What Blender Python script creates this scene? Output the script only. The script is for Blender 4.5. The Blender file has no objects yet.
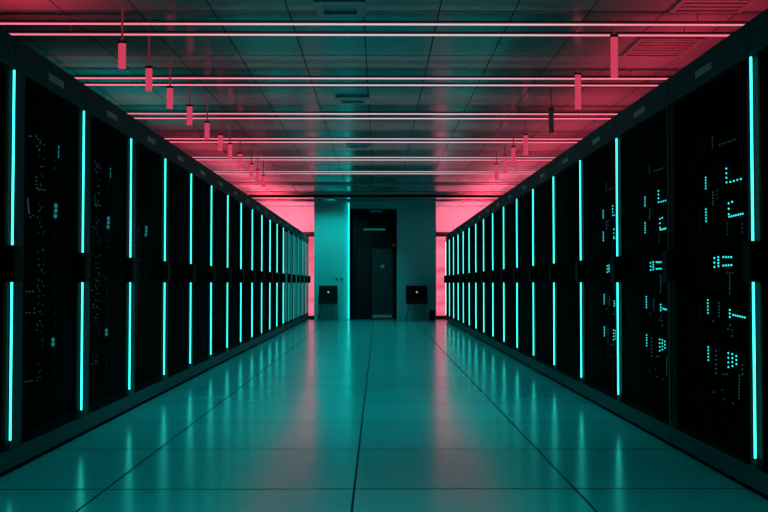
import bpy, bmesh, math, random
from mathutils import Vector, Matrix

random.seed(7)
sc = bpy.context.scene
col = sc.collection
PI = math.pi

# ------------------------------------------------------------------ layout
F = 950.0                 # focal length in pixels of a 768 wide frame
CAM_Z = 1.0
A = 1.92                  # left row front, metres left of the camera
B = 1.77                  # right row front
WL, WR = 1.185, 1.265      # cabinet widths
L0, R0 = 3.826, 3.222       # where each row begins
NL, NR = 19, 17
CAB_H = 2.30             # left row; the right row is a little lower
CAB_HR = 2.25
CEIL = 3.20
END = 25.75               # front of the end wall block
ROOM_X = 3.45

# ------------------------------------------------------------------ helpers
def set_in(n, names, v):
    for k in names:
        if k in n.inputs:
            n.inputs[k].default_value = v
            return

def mat(name, base, rough=0.5, metal=0.0, spec=0.5, vary=0.06, scale=30.0):
    m = bpy.data.materials.new(name); m.use_nodes = True
    nt = m.node_tree; p = nt.nodes['Principled BSDF']
    p.inputs['Base Color'].default_value = (*base, 1)
    p.inputs['Metallic'].default_value = metal
    set_in(p, ['Specular IOR Level', 'Specular'], spec)
    tc = nt.nodes.new('ShaderNodeTexCoord')
    nz = nt.nodes.new('ShaderNodeTexNoise'); nz.inputs['Scale'].default_value = scale
    nt.links.new(tc.outputs['Object'], nz.inputs['Vector'])
    mr = nt.nodes.new('ShaderNodeMapRange')
    mr.inputs['To Min'].default_value = max(0.02, rough - vary)
    mr.inputs['To Max'].default_value = min(1, rough + vary)
    nt.links.new(nz.outputs['Fac'], mr.inputs['Value'])
    nt.links.new(mr.outputs['Result'], p.inputs['Roughness'])
    return m

def emit(name, color, strength):
    m = bpy.data.materials.new(name); m.use_nodes = True
    nt = m.node_tree; nt.nodes.clear()
    o = nt.nodes.new('ShaderNodeOutputMaterial'); e = nt.nodes.new('ShaderNodeEmission')
    e.inputs['Color'].default_value = (*color, 1); e.inputs['Strength'].default_value = strength
    nt.links.new(e.outputs[0], o.inputs[0])
    return m

class N:
    """tiny math-node helper"""
    def __init__(s, nt): s.nt = nt
    def m(s, op, a, b=None, c=None):
        n = s.nt.nodes.new('ShaderNodeMath'); n.operation = op
        for i, v in enumerate((a, b, c)):
            if v is None: continue
            if isinstance(v, (int, float)): n.inputs[i].default_value = v
            else: s.nt.links.new(v, n.inputs[i])
        return n.outputs[0]

def add_box(bm, lo, hi, mi=0):
    lo, hi = [min(a, b) for a, b in zip(lo, hi)], [max(a, b) for a, b in zip(lo, hi)]
    vs = [bm.verts.new((x, y, z)) for z in (lo[2], hi[2]) for y in (lo[1], hi[1]) for x in (lo[0], hi[0])]
    for f in ((0,2,3,1),(4,5,7,6),(0,1,5,4),(2,6,7,3),(0,4,6,2),(1,3,7,5)):
        fa = bm.faces.new([vs[i] for i in f]); fa.material_index = mi

def add_tube(bm, p, q, r, n=12, r2=None):
    p, q = Vector(p), Vector(q); r2 = r if r2 is None else r2
    d = (q - p).normalized()
    u = d.orthogonal().normalized(); w = d.cross(u)
    ra = []; rb = []
    for i in range(n):
        a = 2*PI*i/n; o = u*math.cos(a) + w*math.sin(a)
        ra.append(bm.verts.new(p + o*r)); rb.append(bm.verts.new(q + o*r2))
    for i in range(n):
        j = (i+1) % n
        f = bm.faces.new((ra[i], ra[j], rb[j], rb[i])); f.smooth = True
    bm.faces.new(ra[::-1]); bm.faces.new(rb)

def add_ball(bm, c, r, s=(1,1,1)):
    bmesh.ops.create_icosphere(bm, subdivisions=1, radius=r, matrix=Matrix.Translation(c) @ Matrix.Diagonal((*s, 1)))

def obj(name, bm, material, parent=None, bevel=0.0, seg=2):
    bmesh.ops.recalc_face_normals(bm, faces=bm.faces)
    me = bpy.data.meshes.new(name); bm.to_mesh(me); bm.free()
    o = bpy.data.objects.new(name, me); col.objects.link(o)
    for m in (material if isinstance(material, (list, tuple)) else [material]): me.materials.append(m)
    if parent: o.parent = parent
    if bevel:
        b = o.modifiers.new('bevel', 'BEVEL'); b.width = bevel; b.segments = seg; b.limit_method = 'ANGLE'
    return o

def boxes(name, lst, material, parent=None, bevel=0.0):
    bm = bmesh.new()
    for lo, hi in lst: add_box(bm, lo, hi)
    return obj(name, bm, material, parent, bevel)

def tag(o, label, cat, group=None):
    o['label'] = label; o['category'] = cat
    if group: o['group'] = group
    return o

def thing(name, label, cat, loc=(0,0,0), group=None):
    o = bpy.data.objects.new(name, None); col.objects.link(o); o.location = loc
    o.empty_display_size = 0.1
    return tag(o, label, cat, group)

def struct(o):
    o['kind'] = 'structure'; return o

def copy_tree(o, parent=None):
    c = o.copy(); col.objects.link(c)
    if parent: c.parent = parent
    for ch in list(o.children): copy_tree(ch, c)
    return c

ORD = ['zeroth','first','second','third','fourth','fifth','sixth','seventh','eighth','ninth','tenth','eleventh','twelfth',
       'thirteenth','fourteenth','fifteenth','sixteenth','seventeenth','eighteenth','nineteenth']

# ------------------------------------------------------------------ materials
TEAL = (0.028, 1.0, 0.86)
M_paint  = mat('satin_black_paint', (0.001, 0.016, 0.018), 0.55, spec=0.06)
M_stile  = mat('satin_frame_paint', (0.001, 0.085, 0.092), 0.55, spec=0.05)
M_matte  = mat('matte_black', (0.003, 0.004, 0.004), 0.8, spec=0.03)
M_inside = mat('dark_interior', (0.003, 0.004, 0.004), 0.9, spec=0.02)
M_handle = mat('black_plastic', (0.003, 0.003, 0.003), 0.6, spec=0.12)
M_solid  = mat('teal_lit_panel_colour', (0.04, 0.46, 0.47), 0.35, spec=0.4)  # teal light on the far left doors, put into the panel colour
M_plate  = mat('grey_name_plate', (0.08, 0.34, 0.36), 0.35)
M_server = mat('server_case', (0.006, 0.008, 0.008), 0.6, spec=0.1)
M_vent   = mat('vent_metal', (0.18, 0.33, 0.35), 0.35, metal=0.2)
M_seat   = mat('black_chair_fabric', (0.008, 0.008, 0.009), 0.85, spec=0.2)
M_stem = emit('dim_pink_light_bar', (1.0, 0.12, 0.2), 0.12)
M_chrome = mat('dull_chair_metal', (0.20, 0.22, 0.23), 0.35, metal=0.8)
M_wall   = mat('painted_wall', (0.03, 0.54, 0.54), 0.5, spec=0.4, scale=6)
M_wallw  = mat('white_painted_wall', (0.62, 0.60, 0.60), 0.5, spec=0.4, scale=6)
M_doorf  = mat('dark_door_frame', (0.003, 0.006, 0.007), 0.6, spec=0.1)
M_doorl  = mat('dark_door_leaf', (0.006, 0.028, 0.032), 0.5, spec=0.2)
M_white  = mat('white_plastic', (0.7, 0.72, 0.72), 0.4)
M_black  = mat('plain_black', (0.004, 0.004, 0.004), 0.6, spec=0.2)

M_strip  = emit('teal_light_strip', (0.042, 0.98, 0.84), 2.8)
M_stripdim = emit('dim_teal_light_strip', (0.02, 1.0, 0.88), 0.5)
M_wash   = emit('teal_wall_light', (0.02, 1.0, 0.86), 3.0)
M_led    = emit('teal_indicator', (0.03, 1.0, 0.95), 3.2)
M_ledb   = emit('bright_teal_indicator', (0.03, 1.0, 0.97), 4.0)
M_ledd   = emit('dim_indicator', (0.10, 0.50, 0.50), 0.55)
M_ledp   = emit('pale_indicator', (0.22, 0.62, 0.66), 0.45)
M_blob   = emit('soft_teal_display', (0.02, 0.55, 0.62), 1.1)
M_transom= emit('dim_teal_strip', (0.01, 0.7, 0.7), 0.16)
M_dot    = emit('glowing_white_badge', (0.7, 0.85, 0.85), 0.6)  # chair badges glow by themselves, though they are no lamps
M_red    = emit('small_red_light', (1.0, 0.05, 0.02), 0.5)
M_hang   = emit('pink_light_bar', (1.0, 0.085, 0.17), 0.6)

def door_mesh_mat():
    m = bpy.data.materials.new('perforated_black_steel'); m.use_nodes = True
    nt = m.node_tree; p = nt.nodes['Principled BSDF']; out = nt.nodes['Material Output']
    p.inputs['Base Color'].default_value = (0.002, 0.003, 0.003, 1)
    p.inputs['Roughness'].default_value = 0.75
    set_in(p, ['Specular IOR Level', 'Specular'], 0.02)
    t = nt.nodes.new('ShaderNodeBsdfTransparent')
    mx = nt.nodes.new('ShaderNodeMixShader'); mx.inputs[0].default_value = 0.5
    nt.links.new(t.outputs[0], mx.inputs[1]); nt.links.new(p.outputs[0], mx.inputs[2])
    nt.links.new(mx.outputs[0], out.inputs[0])
    return m
M_perf = door_mesh_mat()

def tube_mat():
    """tube lamp: whiter in the middle, pinker toward its ends"""
    m = bpy.data.materials.new('pink_tube_light'); m.use_nodes = True
    nt = m.node_tree; nt.nodes.clear(); k = N(nt)
    o = nt.nodes.new('ShaderNodeOutputMaterial'); e = nt.nodes.new('ShaderNodeEmission')
    tc = nt.nodes.new('ShaderNodeTexCoord'); sx = nt.nodes.new('ShaderNodeSeparateXYZ')
    nt.links.new(tc.outputs['Object'], sx.inputs[0])
    a = k.m('ABSOLUTE', k.m('SUBTRACT', sx.outputs['X'], 0.1))
    mr = nt.nodes.new('ShaderNodeMapRange'); mr.interpolation_type = 'SMOOTHSTEP'
    mr.inputs['From Min'].default_value = 0.6; mr.inputs['From Max'].default_value = 2.3
    nt.links.new(a, mr.inputs['Value'])
    cr = nt.nodes.new('ShaderNodeMix'); cr.data_type = 'RGBA'
    cr.inputs['A'].default_value = (0.76, 0.56, 0.64, 1); cr.inputs['B'].default_value = (1.15, 0.24, 0.36, 1)
    nt.links.new(mr.outputs[0], cr.inputs['Factor'])
    nt.links.new(cr.outputs['Result'], e.inputs['Color']); e.inputs['Strength'].default_value = 0.95
    nt.links.new(e.outputs[0], o.inputs[0])
    return m
M_tube = tube_mat()

def pink_panel_mat():
    m = bpy.data.materials.new('pink_glass_light'); m.use_nodes = True
    nt = m.node_tree; nt.nodes.clear(); k = N(nt)
    o = nt.nodes.new('ShaderNodeOutputMaterial'); e = nt.nodes.new('ShaderNodeEmission')
    tc = nt.nodes.new('ShaderNodeTexCoord'); mp = nt.nodes.new('ShaderNodeMapping')
    mp.inputs['Scale'].default_value = (0.4, 0.4, 2.2)
    nt.links.new(tc.outputs['Object'], mp.inputs['Vector'])
    nz = nt.nodes.new('ShaderNodeTexNoise'); nz.inputs['Scale'].default_value = 1.4; nz.inputs['Detail'].default_value = 3
    nt.links.new(mp.outputs[0], nz.inputs['Vector'])
    cr = nt.nodes.new('ShaderNodeMix'); cr.data_type = 'RGBA'
    cr.inputs['A'].default_value = (0.95, 0.09, 0.19, 1); cr.inputs['B'].default_value = (1.1, 0.24, 0.38, 1)
    mr = nt.nodes.new('ShaderNodeMapRange'); mr.inputs['From Min'].default_value = 0.35; mr.inputs['From Max'].default_value = 0.6
    nt.links.new(nz.outputs['Fac'], mr.inputs['Value']); nt.links.new(mr.outputs[0], cr.inputs['Factor'])
    nt.links.new(cr.outputs['Result'], e.inputs['Color']); e.inputs['Strength'].default_value = 0.9
    nt.links.new(e.outputs[0], o.inputs[0])
    return m
M_pinkpanel = pink_panel_mat()

def tiled_mat(name, base, joint, rough, xlines, xperiod, y0, yp, wx, wy, spec=0.5, jitter=0.05, wave=0.0, tint=(1,1,1)):
    m = bpy.data.materials.new(name); m.use_nodes = True
    nt = m.node_tree; k = N(nt); p = nt.nodes['Principled BSDF']
    tc = nt.nodes.new('ShaderNodeTexCoord'); s = nt.nodes.new('ShaderNodeSeparateXYZ')
    nt.links.new(tc.outputs['Object'], s.inputs[0])
    X, Y = s.outputs['X'], s.outputs['Y']
    if xperiod:
        dx = k.m('PINGPONG', k.m('SUBTRACT', X, xlines), xperiod/2)
        cx = k.m('FLOOR', k.m('DIVIDE', k.m('SUBTRACT', X, xlines), xperiod))
    else:
        dx = None; cx = None
        for v in xlines:
            d = k.m('ABSOLUTE', k.m('SUBTRACT', X, v)); g = k.m('GREATER_THAN', X, v)
            dx = d if dx is None else k.m('MINIMUM', dx, d)
            cx = g if cx is None else k.m('ADD', cx, g)
    dy = k.m('PINGPONG', k.m('SUBTRACT', Y, y0), yp/2)
    cy = k.m('FLOOR', k.m('DIVIDE', k.m('SUBTRACT', Y, y0), yp))
    line = k.m('MAXIMUM', k.m('LESS_THAN', dx, wx), k.m('LESS_THAN', dy, wy))
    wn = nt.nodes.new('ShaderNodeTexWhiteNoise'); wn.noise_dimensions = '2D'
    cv = nt.nodes.new('ShaderNodeCombineXYZ'); nt.links.new(cx, cv.inputs[0]); nt.links.new(cy, cv.inputs[1])
    nt.links.new(cv.outputs[0], wn.inputs['Vector'])
    br = nt.nodes.new('ShaderNodeMapRange'); br.inputs['To Min'].default_value = 1 - jitter; br.inputs['To Max'].default_value = 1 + jitter
    nt.links.new(wn.outputs['Value'], br.inputs['Value'])
    hs = nt.nodes.new('ShaderNodeHueSaturation'); hs.inputs['Color'].default_value = (*base, 1)
    nt.links.new(br.outputs[0], hs.inputs['Value'])
    mx = nt.nodes.new('ShaderNodeMix'); mx.data_type = 'RGBA'
    nt.links.new(line, mx.inputs['Factor']); nt.links.new(hs.outputs[0], mx.inputs['A']); mx.inputs['B'].default_value = (*joint, 1)
    nt.links.new(mx.outputs['Result'], p.inputs['Base Color'])
    nz = nt.nodes.new('ShaderNodeTexNoise'); nz.inputs['Scale'].default_value = 2.0; nz.inputs['Detail'].default_value = 3
    nt.links.new(tc.outputs['Object'], nz.inputs['Vector'])
    rr = nt.nodes.new('ShaderNodeMapRange'); rr.inputs['To Min'].default_value = rough*0.88; rr.inputs['To Max'].default_value = rough*1.12
    nt.links.new(nz.outputs['Fac'], rr.inputs['Value'])
    r2 = k.m('ADD', rr.outputs[0], k.m('MULTIPLY', line, 0.5))
    nt.links.new(r2, p.inputs['Roughness'])
    sp = k.m('MULTIPLY', k.m('SUBTRACT', 1.0, k.m('MULTIPLY', line, 0.85)), spec)
    nt.links.new(sp, p.inputs['Specular IOR Level'])
    set_in(p, ['Specular Tint'], (*tint, 1))
    if wave:
        nw = nt.nodes.new('ShaderNodeTexNoise'); nw.inputs['Scale'].default_value = 0.9; nw.inputs['Detail'].default_value = 1
        nt.links.new(tc.outputs['Object'], nw.inputs['Vector'])
        bp = nt.nodes.new('ShaderNodeBump'); bp.inputs['Strength'].default_value = 1.0; bp.inputs['Distance'].default_value = wave
        nt.links.new(nw.outputs['Fac'], bp.inputs['Height']); nt.links.new(bp.outputs[0], p.inputs['Normal'])
    return m

M_floor = tiled_mat('polished_floor_tiles', (0.025, 0.40, 0.425), (0.004, 0.02, 0.022), 0.185,
                    [-1.32, -0.115, 0.957], None, 4.645, 1.11, 0.006, 0.009, spec=0.75, jitter=0.05, tint=(0.48,1,1))
M_ceil = tiled_mat('suspended_ceiling_tiles', (0.18, 0.32, 0.335), (0.015, 0.03, 0.03), 0.20,
                   -1.945, 0.61, 7.63, 1.5, 0.006, 0.009, spec=0.42, jitter=0.10)

# ------------------------------------------------------------------ setting
Y0, Y1 = -2.5, 27.4
struct(boxes('floor', [((-ROOM_X-0.1, Y0-0.1, -0.2), (ROOM_X+0.1, Y1+0.1, 0))], M_floor))
struct(boxes('ceiling', [((-ROOM_X-0.1, Y0-0.1, CEIL), (ROOM_X+0.1, Y1+0.1, CEIL+0.2))], M_ceil))
struct(boxes('wall_left', [((-ROOM_X-0.1, Y0, 0), (-ROOM_X, Y1, CEIL))], M_wall))
struct(boxes('wall_right', [((ROOM_X, Y0, 0), (ROOM_X+0.1, Y1, CEIL))], M_wall))
struct(boxes('wall_back', [((-ROOM_X, Y0-0.1, 0), (ROOM_X, Y0, CEIL))], M_wall))
struct(boxes('wall_far', [((-ROOM_X, Y1, 0), (ROOM_X, Y1+0.1, CEIL))], M_wallw))
# end block with the door recess
BX0, BX1, RX0, RX1 = -1.73, 1.575, -0.755, 0.515
RTOP = 3.03
e = boxes('wall_end', [((BX0, END, 0), (RX0, Y1-0.02, CEIL)), ((RX1, END, 0), (BX1, Y1-0.02, CEIL)),
                       ((RX0, END, RTOP), (RX1, Y1-0.02, CEIL)), ((RX0, END+1.0, 0), (RX1, Y1-0.02, RTOP))], M_wall)
struct(e)
# ceiling beam by the end wall
struct(boxes('trim_1', [((-ROOM_X+0.01, 23.7, CEIL-0.05), (ROOM_X-0.01, 23.85, CEIL-0.001))], M_matte))

# door
d = bpy.data.objects.new('door_1', None); col.objects.link(d); d.location = (0, END+0.28, 0); struct(d)
x0, x1 = RX0+0.002, RX1-0.002
ix0, ix1 = -0.165, 0.40     # the leaf
dz = 1.95
boxes('door_frame', [((x0, 0, 0), (-0.60, 0.12, RTOP-0.004)), ((x1, 0, 0), (ix1+0.012, 0.12, RTOP-0.004)),
                     ((-0.60, 0, dz+0.02), (ix1+0.012, 0.12, RTOP-0.004)),
                     ((ix0-0.06, 0, 0), (ix0-0.008, 0.12, dz+0.02))], M_doorf, d, 0.004)
boxes('side_panel', [((-0.595, 0.05, 0.01), (ix0-0.062, 0.09, dz+0.015))], M_black, d)
lf = boxes('door_leaf', [((ix0, 0.03, 0.012), (ix1, 0.075, dz))], M_doorl, d, 0.003)
pl = boxes('kick_plate', [((ix0+0.01, 0.02, 0.05), (ix1-0.01, 0.0295, 0.13))], M_vent, lf)
bm = bmesh.new(); add_tube(bm, (ix1-0.05, 0.0, 1.0), (ix1-0.13, 0.0, 1.0), 0.012); add_tube(bm, (ix1-0.05, 0.0, 1.0), (ix1-0.05, 0.03, 1.0), 0.012)
obj('door_handle', bm, M_doorf, lf)
boxes('door_sign', [((0.075, 0.024, 1.42), (0.175, 0.0295, 1.50))], M_plate, lf)
boxes('door_light', [((-0.40, -0.012, 2.445), (0.20, -0.0005, 2.49))], M_transom, d)
boxes('door_closer', [((-0.22, -0.06, 2.93), (0.12, -0.0005, 3.00))], M_plate, d, 0.006)
boxes('alarm_light', [((0.41, -0.02, 2.02), (0.44, -0.0005, 2.05))], M_red, d)

# ------------------------------------------------------------------ wall light beside the recess
t = thing('wall_light', 'bright vertical teal light on the wall left of the dark doorway', 'light', (RX0-0.03, END, 0))
boxes('housing', [((0.006, -0.075, 0.02), (0.026, -0.001, CEIL-0.02))], M_doorf, t)
boxes('light_strip', [((-0.012, -0.06, 0.03), (0.0055, -0.012, CEIL-0.03))], M_wash, t)

for i, (px, w) in enumerate(((-1.12, 0.09), (-0.98, 0.09))):
    s_ = thing('wall_socket', ['small wall socket beside the left black chair, farther from the doorway',
                               'small wall socket on the left of the doorway, nearer to it'][i], 'socket', (px, END, 1.10), 'wall sockets left of the doorway')
    boxes('face_plate', [((-w/2, -0.012, -0.045), (w/2, -0.0005, 0.045))], M_plate, s_, 0.004)
    boxes('socket_insert', [((-0.02, -0.015, -0.02), (0.02, -0.0122, 0.02))], M_doorf, s_)

bx = thing('floor_box', 'small dark box on the floor at the foot of the right wall', 'box', (1.46, END-0.12, 0))
boxes('casing', [((-0.07, -0.08, 0.0), (0.07, 0.08, 0.25))], M_seat, bx, 0.01)
boxes('lid', [((-0.072, -0.082, 0.2505), (0.072, 0.082, 0.27))], M_seat, bx, 0.006)

# ------------------------------------------------------------------ chairs at the end wall
def make_chair(label, x, w):
    t = thing('chair', label, 'chair', (x, END-0.42, 0), 'black chairs beside the doorway')
    hw = w/2
    bm = bmesh.new(); add_box(bm, (-hw, 0.20, 0.50), (hw, 0.245, 0.93)); obj('backrest', bm, M_seat, t, 0.02, 3)
    bm = bmesh.new(); add_box(bm, (-hw, -0.22, 0.445), (hw, 0.24, 0.497)); obj('seat', bm, M_seat, t, 0.018, 3)
    for sx in (-1, 1):
        for sy in (-1, 1):
            bm = bmesh.new()
            add_tube(bm, (sx*(hw-0.08), sy*0.16, 0.444), (sx*(hw+0.01), sy*0.22, 0.0), 0.011)
            obj('leg', bm, M_chrome, t)
    boxes('seat_frame', [((-hw+0.05, -0.19, 0.425), (hw-0.05, 0.19, 0.4445))], M_chrome, t)
    b = bpy.data.objects['backrest'] if False else [c for c in t.children if c.name.startswith('backrest')][0]
    boxes('badge', [((-0.018, 0.192, 0.735), (0.022, 0.1995, 0.775))], M_dot, b)
    return t
make_chair('black chair with white badge in front of the bright wall beside the doorway', -1.335, 0.50)
make_chair('wider black chair with white badge in front of the dim wall beside the doorway', 1.04, 0.58)

# ------------------------------------------------------------------ pink light panels in the side gaps
def light_panel(label, xa, xb):
    c = (xa+xb)/2; hw = abs(xb-xa)/2
    t = thing('light_panel', label, 'light panel', (c, 26.6, 0), None)
    boxes('diffuser', [((-hw+0.005, 0.0, 0.085), (hw-0.005, 0.03, 2.30))], M_pinkpanel, t)
    boxes('top_rail', [((-hw, -0.03, 2.301), (hw, 0.07, 2.43))], M_black, t)
    boxes('bottom_rail', [((-hw, -0.03, 0.0), (hw, 0.07, 0.084))], M_black, t)
light_panel('tall glowing pink panel in the gap behind the end of the left cabinet row', BX0-0.005, -ROOM_X+0.01)
light_panel('tall glowing pink panel in the gap behind the end of the right cabinet row', BX1+0.005, ROOM_X-0.01)

# ------------------------------------------------------------------ server cabinets
def make_cabinet(s, w, name='server_cabinet', solid=False):
    """s=+1: left row, front faces +x; s=-1: right row.  Local y runs away from the camera, 0 at the near edge."""
    t = bpy.data.objects.new(name, None); col.objects.link(t); t.empty_display_size = 0.1
    def bxs(nm, lst, m, par=None, bev=0.0):
        return boxes(nm, [((s*a[0], a[1], a[2]), (s*b[0], b[1], b[2])) for a, b in lst], m, par or t, bev)
    D = 1.05; g = 0.004; H = CAB_H if s > 0 else CAB_HR; T = H-0.166; NS = 0.15 if s > 0 else 0.045; FS = 0.065 if s > 0 else 0.085
    bxs('carcass', [((-D, g, 0.035), (-0.03, g+0.025, H-0.004)), ((-D, w-g-0.025, 0.035), (-0.03, w-g, H-0.004)),
                    ((-D, g+0.0252, H-0.03), (-0.03, w-g-0.0252, H-0.004)), ((-D, g+0.0252, 0.035), (-0.03, w-g-0.0252, 0.12)),
                    ((-D, g+0.0252, 0.1202), (-D+0.03, w-g-0.0252, H-0.0302))], M_inside)
    hd = bxs('header', [((-0.029, g, T+0.001), (0.0, w-g, H))], M_stile, None, 0.004)
    bxs('name_plate', [((0.0005, 0.50, H-0.115), (0.006, 0.76, H-0.075))], M_plate, hd, 0.002)
    bxs('plinth', [((-0.029, g, 0.03), (-0.002, w-g, 0.128))], M_stile, None, 0.003)
    for fy in (0.10, w-0.10):
        bm = bmesh.new(); add_tube(bm, (s*-0.08, fy, 0.0), (s*-0.08, fy, 0.0348), 0.03, 14); obj('foot', bm, M_matte, t)
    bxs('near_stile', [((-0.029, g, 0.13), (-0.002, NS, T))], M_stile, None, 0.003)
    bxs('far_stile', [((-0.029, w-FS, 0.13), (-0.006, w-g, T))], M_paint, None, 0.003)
    # door
    ya, yb = NS+0.003, w-FS-0.003
    f = 0.05 if s > 0 else 0.03
    dr = bxs('door', [((-0.028, ya, 0.133), (-0.004, ya+f, (T-0.003))), ((-0.028, yb-f, 0.133), (-0.004, yb, (T-0.003))),
                      ((-0.028, ya+f, (T-0.003)-f), (-0.004, yb-f, (T-0.003))), ((-0.028, ya+f, 0.133), (-0.004, yb-f, 0.133+f))], M_matte, None, 0.003)
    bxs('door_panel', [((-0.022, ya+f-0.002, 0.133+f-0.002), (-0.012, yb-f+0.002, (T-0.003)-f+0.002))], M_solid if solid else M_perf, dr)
    bxs('door_handle', [((-0.005, w-0.135, 1.005), (0.055, w-0.012, 1.195))], M_handle, dr, 0.008)
    for za, zb in ((0.182, 1.004), (1.196, H-0.182)):
        bm = bmesh.new(); add_tube(bm, (s*0.008, w-0.036, za), (s*0.008, w-0.036, zb), 0.0055, 12)
        obj('light_strip', bm, M_stripdim if solid else M_strip, t)
    return t

cab_rows = {'left': [], 'right': []}
for side, s, w, n, y0, fx in (('left', 1, WL, NL, L0, -A), ('right', -1, WR, NR, R0, B)):
    proto = make_cabinet(s, w)
    psolid = None
    for k in range(n):
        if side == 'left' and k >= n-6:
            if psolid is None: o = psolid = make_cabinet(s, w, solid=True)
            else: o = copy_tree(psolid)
        else:
            o = proto if k == 0 else copy_tree(proto)
        o.location = (fx, y0 + k*w, 0)
        if k == 0: desc = 'black server cabinet nearest the camera in the %s row, cut off by the picture edge' % side
        elif k == n-1: desc = 'last server cabinet of the %s row, beside the glowing pink panel' % side
        elif side == 'left' and k >= n-6: desc = 'server cabinet with teal-lit door colour, %s from the far end of the left row' % ORD[n-k]
        elif k in (1, 2) or (k == 3 and side == 'right'): desc = 'black server cabinet with blinking server lights, %s from the camera in the %s row' % (ORD[k+1], side)
        else: desc = 'black server cabinet with plain dark door, %s from the camera in the %s row' % (ORD[k+1], side)
        tag(o, desc, 'server cabinet', 'server cabinets in the %s row' % side)
        cab_rows[side].append(o)
# the second cabinet of the right row has its strips switched off
for c in cab_rows['right'][1].children:
    if c.name.startswith('light_strip'):
        c.data = c.data.copy(); c.data.materials.clear(); c.data.materials.append(M_paint)
        c['label'] = 'unlit dark light strip'

# ------------------------------------------------------------------ servers with their lights
IN = 0.15
def proj(side, u, v):
    x = (A if side == 'left' else B) + IN
    Y = F*x/abs(u-378.0)
    return Y, CAM_Z + (283.0-v)*Y/F

def line_pts(p, q, n):
    return [(p[0]+(q[0]-p[0])*i/max(1, n-1), p[1]+(q[1]-p[1])*i/max(1, n-1)) for i in range(n)]

# (material, dot radius, picture points) for the second cabinet of the right row
RIGHT = [
 ('d', .0045, line_pts((722,144),(738,138.5),6)), ('d', .004, line_pts((715,136),(715,147),5)),
 ('n', .0060, line_pts((708,177),(708,188),5)),
 ('b', .0065, line_pts((729,168),(729,182),4) + line_pts((733,181.5),(743.5,178.5),4)),
 ('d', .0055, line_pts((715,192),(715,204),5)), ('d', .004, line_pts((719,190),(719,198),3)),
 ('n', .0065, line_pts((708,209),(708,221),5)),
 ('b', .0065, line_pts((731,203),(731,214),3) + [(734.5,201.5)] + line_pts((731.5,216.5),(745,213.5),7)),
 ('d', .0040, line_pts((729,223),(729,234),4) + line_pts((744,224),(744,232),3)),
 ('b', .0068, line_pts((716,258),(716,267),3) + line_pts((720,257),(720,266),4) + line_pts((725,257),(733,257),4) + line_pts((725,265.5),(733,265),4)),
 ('d', .0045, line_pts((731,273),(731,294),9) + [(728,273.5),(734,273)]),
 ('n', .0065, line_pts((709,300),(709,313),5)), ('d', .0055, line_pts((720,303),(720,316),5)),
 ('b', .0065, line_pts((731,310),(731,317),3) + line_pts((734.5,315),(746,317.5),6)),
 ('d', .0050, [(714,321),(731,325),(733,330),(729,329),(733,336)]),
 ('n', .0065, line_pts((709,347),(709,360),5)), ('d', .0055, line_pts((716.5,351),(716.5,373),6)),
 ('b', .0060, line_pts((729,353),(729,367),4) + line_pts((733,354),(733,366),4) + line_pts((737,356),(737,364),3)),
 ('d', .0050, line_pts((743,365),(743,374),3) + line_pts((740,376),(739,398),8) + [(724,374),(727,374)]),
 ('d', .0045, [(714,392),(722,390),(724,399),(733,403)]),
]
LEFT = []
rl = random.Random(3)
for zc in range(138, 384, 5):
    if rl.random() < 0.75:
        LEFT.append(('p', .0035, [(37.5+rl.random()*6.5, zc+rl.random()*4) for _ in range(rl.choice((1, 2, 2, 3)))]))
for zc in range(140, 380, 9):
    LEFT.append(('p', .0032, [(54+rl.random()*2, zc+rl.random()*4)]))
LEFT += [('p', .0048, line_pts((28,136),(30,136),2) + line_pts((35,136),(39,142),3) + [(36,146),(38,150)]),
         ('d', .0050, line_pts((35.5,177),(36,188),4) + line_pts((37,189),(44,190),4)),
         ('d', .0065, line_pts((27,199),(28.5,213),7)),
         ('d', .0050, [(30,217),(33,215.5),(37,217)]),
         ('p', .0050, line_pts((27,291.5),(33,291.5),3) + line_pts((27,312.5),(30,312.5),2) + [(35,308.5),(35,312.5)]),
         ('d', .0050, line_pts((25,345),(25,356),5)), ('p', .005, line_pts((22,382.5),(33,380),5)),
         ('B', .013, [(56,147),(56,152),(56,156)]), ('B', .015, [(54.5,206),(54.5,211),(54,216)]),
         ('B', .014, [(53,339.5),(53,344)])]
MATS = {'n': M_led, 'b': M_ledb, 'd': M_ledd, 'p': M_ledp, 'B': M_blob}
CUT = {'right': [0.20, 0.46, 0.70, 0.93, 1.22, 1.50, 1.71, 1.95],
       'left':  [0.22, 0.50, 0.78, 1.04, 1.30, 1.52, 1.74, 2.00]}
LNAME = {'right': ['dim columns of dots', 'block of teal dots', 'low L of teal dots', 'bright comb of teal dots',
                   'wide row of teal dots', 'L of teal dots', 'faint row of pale dots'],
         'left':  ['sparse pale specks', 'soft teal display', 'pale specks', 'scattered pale dots',
                   'wide soft teal display', 'bracket of pale dots', 'tall soft teal display']}

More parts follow.
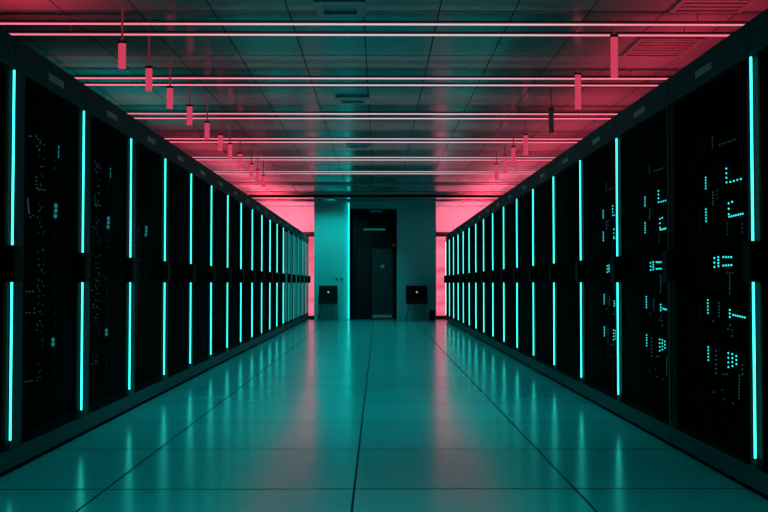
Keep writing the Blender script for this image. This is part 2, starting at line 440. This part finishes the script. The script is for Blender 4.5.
def make_servers(side):
    s = 1 if side == 'left' else -1
    w = WL if side == 'left' else WR
    cut = CUT[side]; base_y = cab_rows[side][1].location.y
    pats = [[] for _ in cut[:-1]]
    for m, r, pts in (LEFT if side == 'left' else RIGHT):
        P = [proj(side, u, v) for u, v in pts]
        zc = sum(p[1] for p in P)/len(P)
        for i in range(len(cut)-1):
            if cut[i] <= zc < cut[i+1]: pats[i].append((m, r, P))
    res = []
    for i in range(len(cut)-1):
        t = bpy.data.objects.new('rack_server', None); col.objects.link(t); t.empty_display_size = 0.1
        h = cut[i+1]-cut[i]-0.012
        boxes('case', [((0, 0.10, 0), (s*-0.72, w-0.10, h))], M_server, t, 0.003)
        fp = boxes('front_panel', [((s*0.0005, 0.09, 0.004), (s*0.012, w-0.09, h-0.004))], M_matte, t, 0.002)
        # handles and vent ribs on the front panel
        for hy in (0.115, w-0.115):
            boxes('grip', [((s*0.0125, hy-0.008, 0.04), (s*0.03, hy+0.008, h-0.04))], M_stile, fp, 0.004)
        for m, r0, P in pats[i]:
            bm = bmesh.new()
            for y, z in P:
                r = r0*(0.95 if m != 'B' else 1)
                add_ball(bm, (s*(0.013+r*0.6), y-base_y, z-cut[i]), r, (0.8, 1, 1.15 if m == 'B' else 1))
            obj('soft_display' if m == 'B' else 'indicator_lights', bm, MATS[m], t)
        res.append(t)
    return res

WHERE = {('right',1): 'second cabinet of right row', ('right',2): 'third cabinet of right row', ('right',3): 'fourth cabinet of right row',
         ('left',1): 'second cabinet of left row', ('left',2): 'third cabinet of left row', ('left',3): 'fourth cabinet of left row'}
for side in ('right', 'left'):
    fx = -A if side == 'left' else B
    s = 1 if side == 'left' else -1
    protos = make_servers(side)
    n = len(protos)
    for k in (1, 2, 3):
        c = cab_rows[side][k]
        for i, p in enumerate(protos):
            if side == 'left' and k == 3 and i not in (2, 3, 4): continue
            o = p if k == 1 else copy_tree(p)
            o.location = (fx - s*(IN+0.012), c.location.y, CUT[side][i])
            pos = {0: 'lowest', n-1: 'topmost'}.get(i, ORD[n-i] + ' from top')
            tag(o, 'server with %s, %s, in %s' % (LNAME[side][i], pos, WHERE[(side, k)]), 'server',
                'rack servers behind the cabinet doors')
            if side == 'left' and k == 3:
                o['label'] = 'server with pale specks, %s, in %s' % ({2: 'lowest of three', 3: 'middle of three', 4: 'topmost of three'}[i], WHERE[(side, k)])

# rails that carry the servers (part of each open cabinet)
for side in ('left', 'right'):
    s = 1 if side == 'left' else -1
    w = WL if side == 'left' else WR
    for k in (1, 2, 3):
        c = cab_rows[side][k]
        for yy in (0.05, w-0.05):
            boxes('mounting_rail', [((s*-0.20, yy-0.016, 0.125), (s*-0.16, yy+0.016, 2.26))], M_paint, c)

# ------------------------------------------------------------------ ceiling tubes
TZ = CEIL - 0.10
TY = [7.66 + 2.045*i for i in range(9)]
def tube_light(x0, x1, y, lit, label, group):
    t = thing('tube_light', label, 'tube light', (0, y, TZ), group)
    bm = bmesh.new(); add_tube(bm, (x0, 0, 0), (x1, 0, 0), 0.0075, 12)
    obj('tube', bm, M_tube if lit else M_white, t)
    for xx, d_ in ((x0, -1), (x1, 1)):
        bm = bmesh.new(); add_tube(bm, (xx, 0, 0), (xx+d_*0.05, 0, 0), 0.015, 12); obj('end_cap', bm, M_white, t)
    boxes('channel', [((x0, -0.042, 0.0102), (x1, 0.042, 0.0182))], M_doorf, t)
    for xx in (-2.6, 2.6):
        bm = bmesh.new(); add_tube(bm, (xx, 0, 0.0186), (xx, 0, CEIL-TZ-0.001), 0.004, 8); obj('hanger_rod', bm, M_white, t)
    return t
for i, y in enumerate(TY):
    for j in (0, 1):
        lit = i < 6
        pos = 'nearest' if i == 0 else ('farthest' if i == len(TY)-1 else ORD[i+1])
        lab = ('%s pink ceiling tube of the %s pair from the camera' if lit else '%s unlit ceiling tube of the %s pair from the camera') % (('front', 'rear')[j], pos)
        lab = lab.replace('nearest pair from the camera', 'pair nearest the camera').replace('farthest pair from the camera', 'pair nearest the doorway')
        tube_light(-ROOM_X+0.08, ROOM_X-0.08, y + j*0.33, lit, lab, 'ceiling tubes across the aisle')

# ------------------------------------------------------------------ hanging bars over the rows
def hanger(x, y, lit, label, top_rod=True, zb=2.70, ht=2.90):
    t = thing('hanging_bar', label, 'hanging light', (x, y, 0), 'bars hanging from the ceiling')
    m = M_hang if lit else M_vent
    boxes('bar', [((-0.028, -0.012, zb), (0.028, 0.012, ht))], m, t, 0.002)
    boxes('collar', [((-0.032, -0.015, ht+0.001), (0.032, 0.015, ht+0.02))], M_doorf, t)
    boxes('stem', [((-0.007, -0.007, ht+0.0205), (0.007, 0.007, CEIL-0.0005))], M_stem if lit else M_vent, t)
hl = [7.5, 8.38, 9.23, 10.2, 11.25, 12.2, 13.0, 13.95, 15.2, 16.0, 16.8]
for i, y in enumerate(hl):
    hanger(-2.03, y, True, 'pink bar hanging over the left cabinets, %s from the camera' % ('nearest' if i == 0 else ORD[i+1]) if i else 'pink bar hanging over the left cabinets, nearest of its line')
hr = [(7.82, 1), (9.25, 1), (10.7, 0), (12.55, 1), (13.7, 1), (14.6, 1), (15.66, 1)]
for i, (y, lit) in enumerate(hr):
    hanger(1.96, y, bool(lit), ('pale grey unlit bar hanging over the right cabinets, third from the camera' if not lit else
           'pink bar hanging over the right cabinets, %s' % ('nearest of its line' if i == 0 else ORD[i+1] + ' from the camera')), ht=3.04 if i < 2 else 2.96)

# ------------------------------------------------------------------ ceiling fittings
def vent(label, x0, x1, y0, y1):
    t = thing('ceiling_vent', label, 'vent', ((x0+x1)/2, (y0+y1)/2, CEIL), 'ceiling vents')
    hx, hy = (x1-x0)/2, (y1-y0)/2
    boxes('frame', [((-hx, -hy, -0.02), (hx, -hy+0.04, -0.0005)), ((-hx, hy-0.04, -0.02), (hx, hy, -0.0005)),
                    ((-hx, -hy+0.04, -0.02), (-hx+0.04, hy-0.04, -0.0005)), ((hx-0.04, -hy+0.04, -0.02), (hx, hy-0.04, -0.0005))], M_vent, t)
    n = 6
    for i in range(n):
        yy = -hy+0.06+(2*hy-0.12)*(i+0.5)/n
        boxes('slat', [((-hx+0.041, yy-0.03, -0.016), (hx-0.041, yy+0.03, -0.004))], M_vent, t)
vent('slatted ceiling vent behind the nearest pink tubes, over the right cabinets', 2.345, 2.925, 8.42, 9.10)
vent('slatted ceiling vent in front of the nearest pink tubes, over the right cabinets', 2.345, 2.925, 6.9, 7.60)

FILL_Y = [2.6, 7.50, 11.30, 15.05, 18.8, 22.4]  # teal fill spots added to light the floor; extra panels made to hold them
for i, y in enumerate(FILL_Y):
    if i:
        lab = 'small square ceiling panel with added teal fill light, %s' % ('nearest the camera' if i == 1 else ('nearest the doorway' if i == len(FILL_Y)-1 else ORD[i] + ' from the camera'))
        t = thing('fill_light_panel', lab, 'ceiling panel', (-0.30, y, CEIL), 'ceiling panels with added fill lights')
        boxes('housing', [((-0.20, -0.20, -0.025), (0.20, -0.13, -0.0005)), ((-0.20, 0.13, -0.025), (0.20, 0.20, -0.0005)),
                          ((-0.20, -0.13, -0.025), (-0.13, 0.13, -0.0005)), ((0.13, -0.13, -0.025), (0.20, 0.13, -0.0005))], M_vent, t, 0.003)
        boxes('centre_plate', [((-0.129, -0.129, -0.008), (0.129, 0.129, -0.0005))], M_vent, t)
    L = bpy.data.lights.new('teal_fill_spot', 'SPOT'); L.energy = 210; L.color = (0.0, 1.0, 0.98)
    L.spot_size = math.radians(112); L.spot_blend = 1.0; L.shadow_soft_size = 0.10
    o = bpy.data.objects.new('teal_fill_spot', L); col.objects.link(o); o.location = (-0.30, y, CEIL-0.06)

# ------------------------------------------------------------------ pink up-lights on top of the rows, plus an added teal one
def uplight(x, y, length, power, tilt, width=0.15, color=(1.0, 0.028, 0.062)):
    L = bpy.data.lights.new('row_uplight', 'AREA'); L.shape = 'RECTANGLE'; L.size = width; L.size_y = length
    L.energy = power*(1.6 if color[0] > 0 else 1); L.color = color; L.spread = math.radians(108)
    o = bpy.data.objects.new('row_uplight', L); col.objects.link(o); o.location = (x, y, CAB_H+0.06)
    o.rotation_euler = (PI, math.radians(tilt), 0)
uplight(-2.75, 6.9, 1.0, 9, 0)
uplight(-2.75, 15.5, 3.0, 14, 0)
uplight(-2.75, 19.0, 3.6, 45, 0, color=(1.0, 0.06, 0.105))
uplight(-2.75, 23.0, 4.0, 80, 0, color=(1.0, 0.06, 0.105))
uplight(-2.75, 11.2, 3.6, 5, 0, color=(0.0, 1.0, 0.85))  # added teal fill, stands in for floor bounce on the left ceiling
uplight(2.65, 8.6, 3.2, 14, 0)
uplight(2.65, 12.4, 3.6, 16, 0)
uplight(2.65, 16.0, 3.6, 24, 0)
uplight(2.65, 19.5, 3.4, 50, 0, color=(1.0, 0.06, 0.105))
uplight(2.65, 23.0, 4.0, 80, 0, color=(1.0, 0.06, 0.105))
# teal fill spots added to brighten the end wall by the doorway
for x, p in ((-1.2, 130), (1.05, 4)):
    L = bpy.data.lights.new('teal_wall_fill', 'SPOT'); L.energy = p; L.color = (0.0, 1.0, 0.94)
    L.spot_size = math.radians(80); L.spot_blend = 0.8; L.shadow_soft_size = 0.05
    o = bpy.data.objects.new('teal_wall_fill', L); col.objects.link(o); o.location = (x, 23.6, CEIL-0.08)
    o.rotation_euler = (math.radians(50), 0, 0)
# pink lamps in the side bays, washing the far wall above the glowing panels
for sx in (-2.6, 2.6):
    L = bpy.data.lights.new('pink_wall_wash', 'AREA'); L.shape = 'RECTANGLE'; L.size = 1.5; L.size_y = 0.12
    L.energy = 55; L.color = (1.0, 0.14, 0.22)
    o = bpy.data.objects.new('pink_wall_wash', L); col.objects.link(o); o.location = (sx, 26.2, 2.46)
    o.rotation_euler = (math.radians(150), 0, 0)

# ------------------------------------------------------------------ world, camera, view
w = bpy.data.worlds.new('room'); sc.world = w; w.use_nodes = True
w.node_tree.nodes['Background'].inputs[0].default_value = (0, 0.01, 0.011, 1)

cd = bpy.data.cameras.new('camera'); cam = bpy.data.objects.new('camera', cd); col.objects.link(cam)
cd.sensor_width = 36.0; cd.lens = F/768*36.0; cd.clip_start = 0.05; cd.clip_end = 200
cam.location = (0, 0, CAM_Z)
cam.rotation_euler = (PI/2 + math.atan(27/F), 0, -math.atan(6/F))
sc.camera = cam

sc.view_settings.view_transform = 'Standard'
sc.view_settings.look = 'None'
sc.view_settings.exposure = 0.0
sc.view_settings.gamma = 1.0
sc.view_settings.use_curve_mapping = False
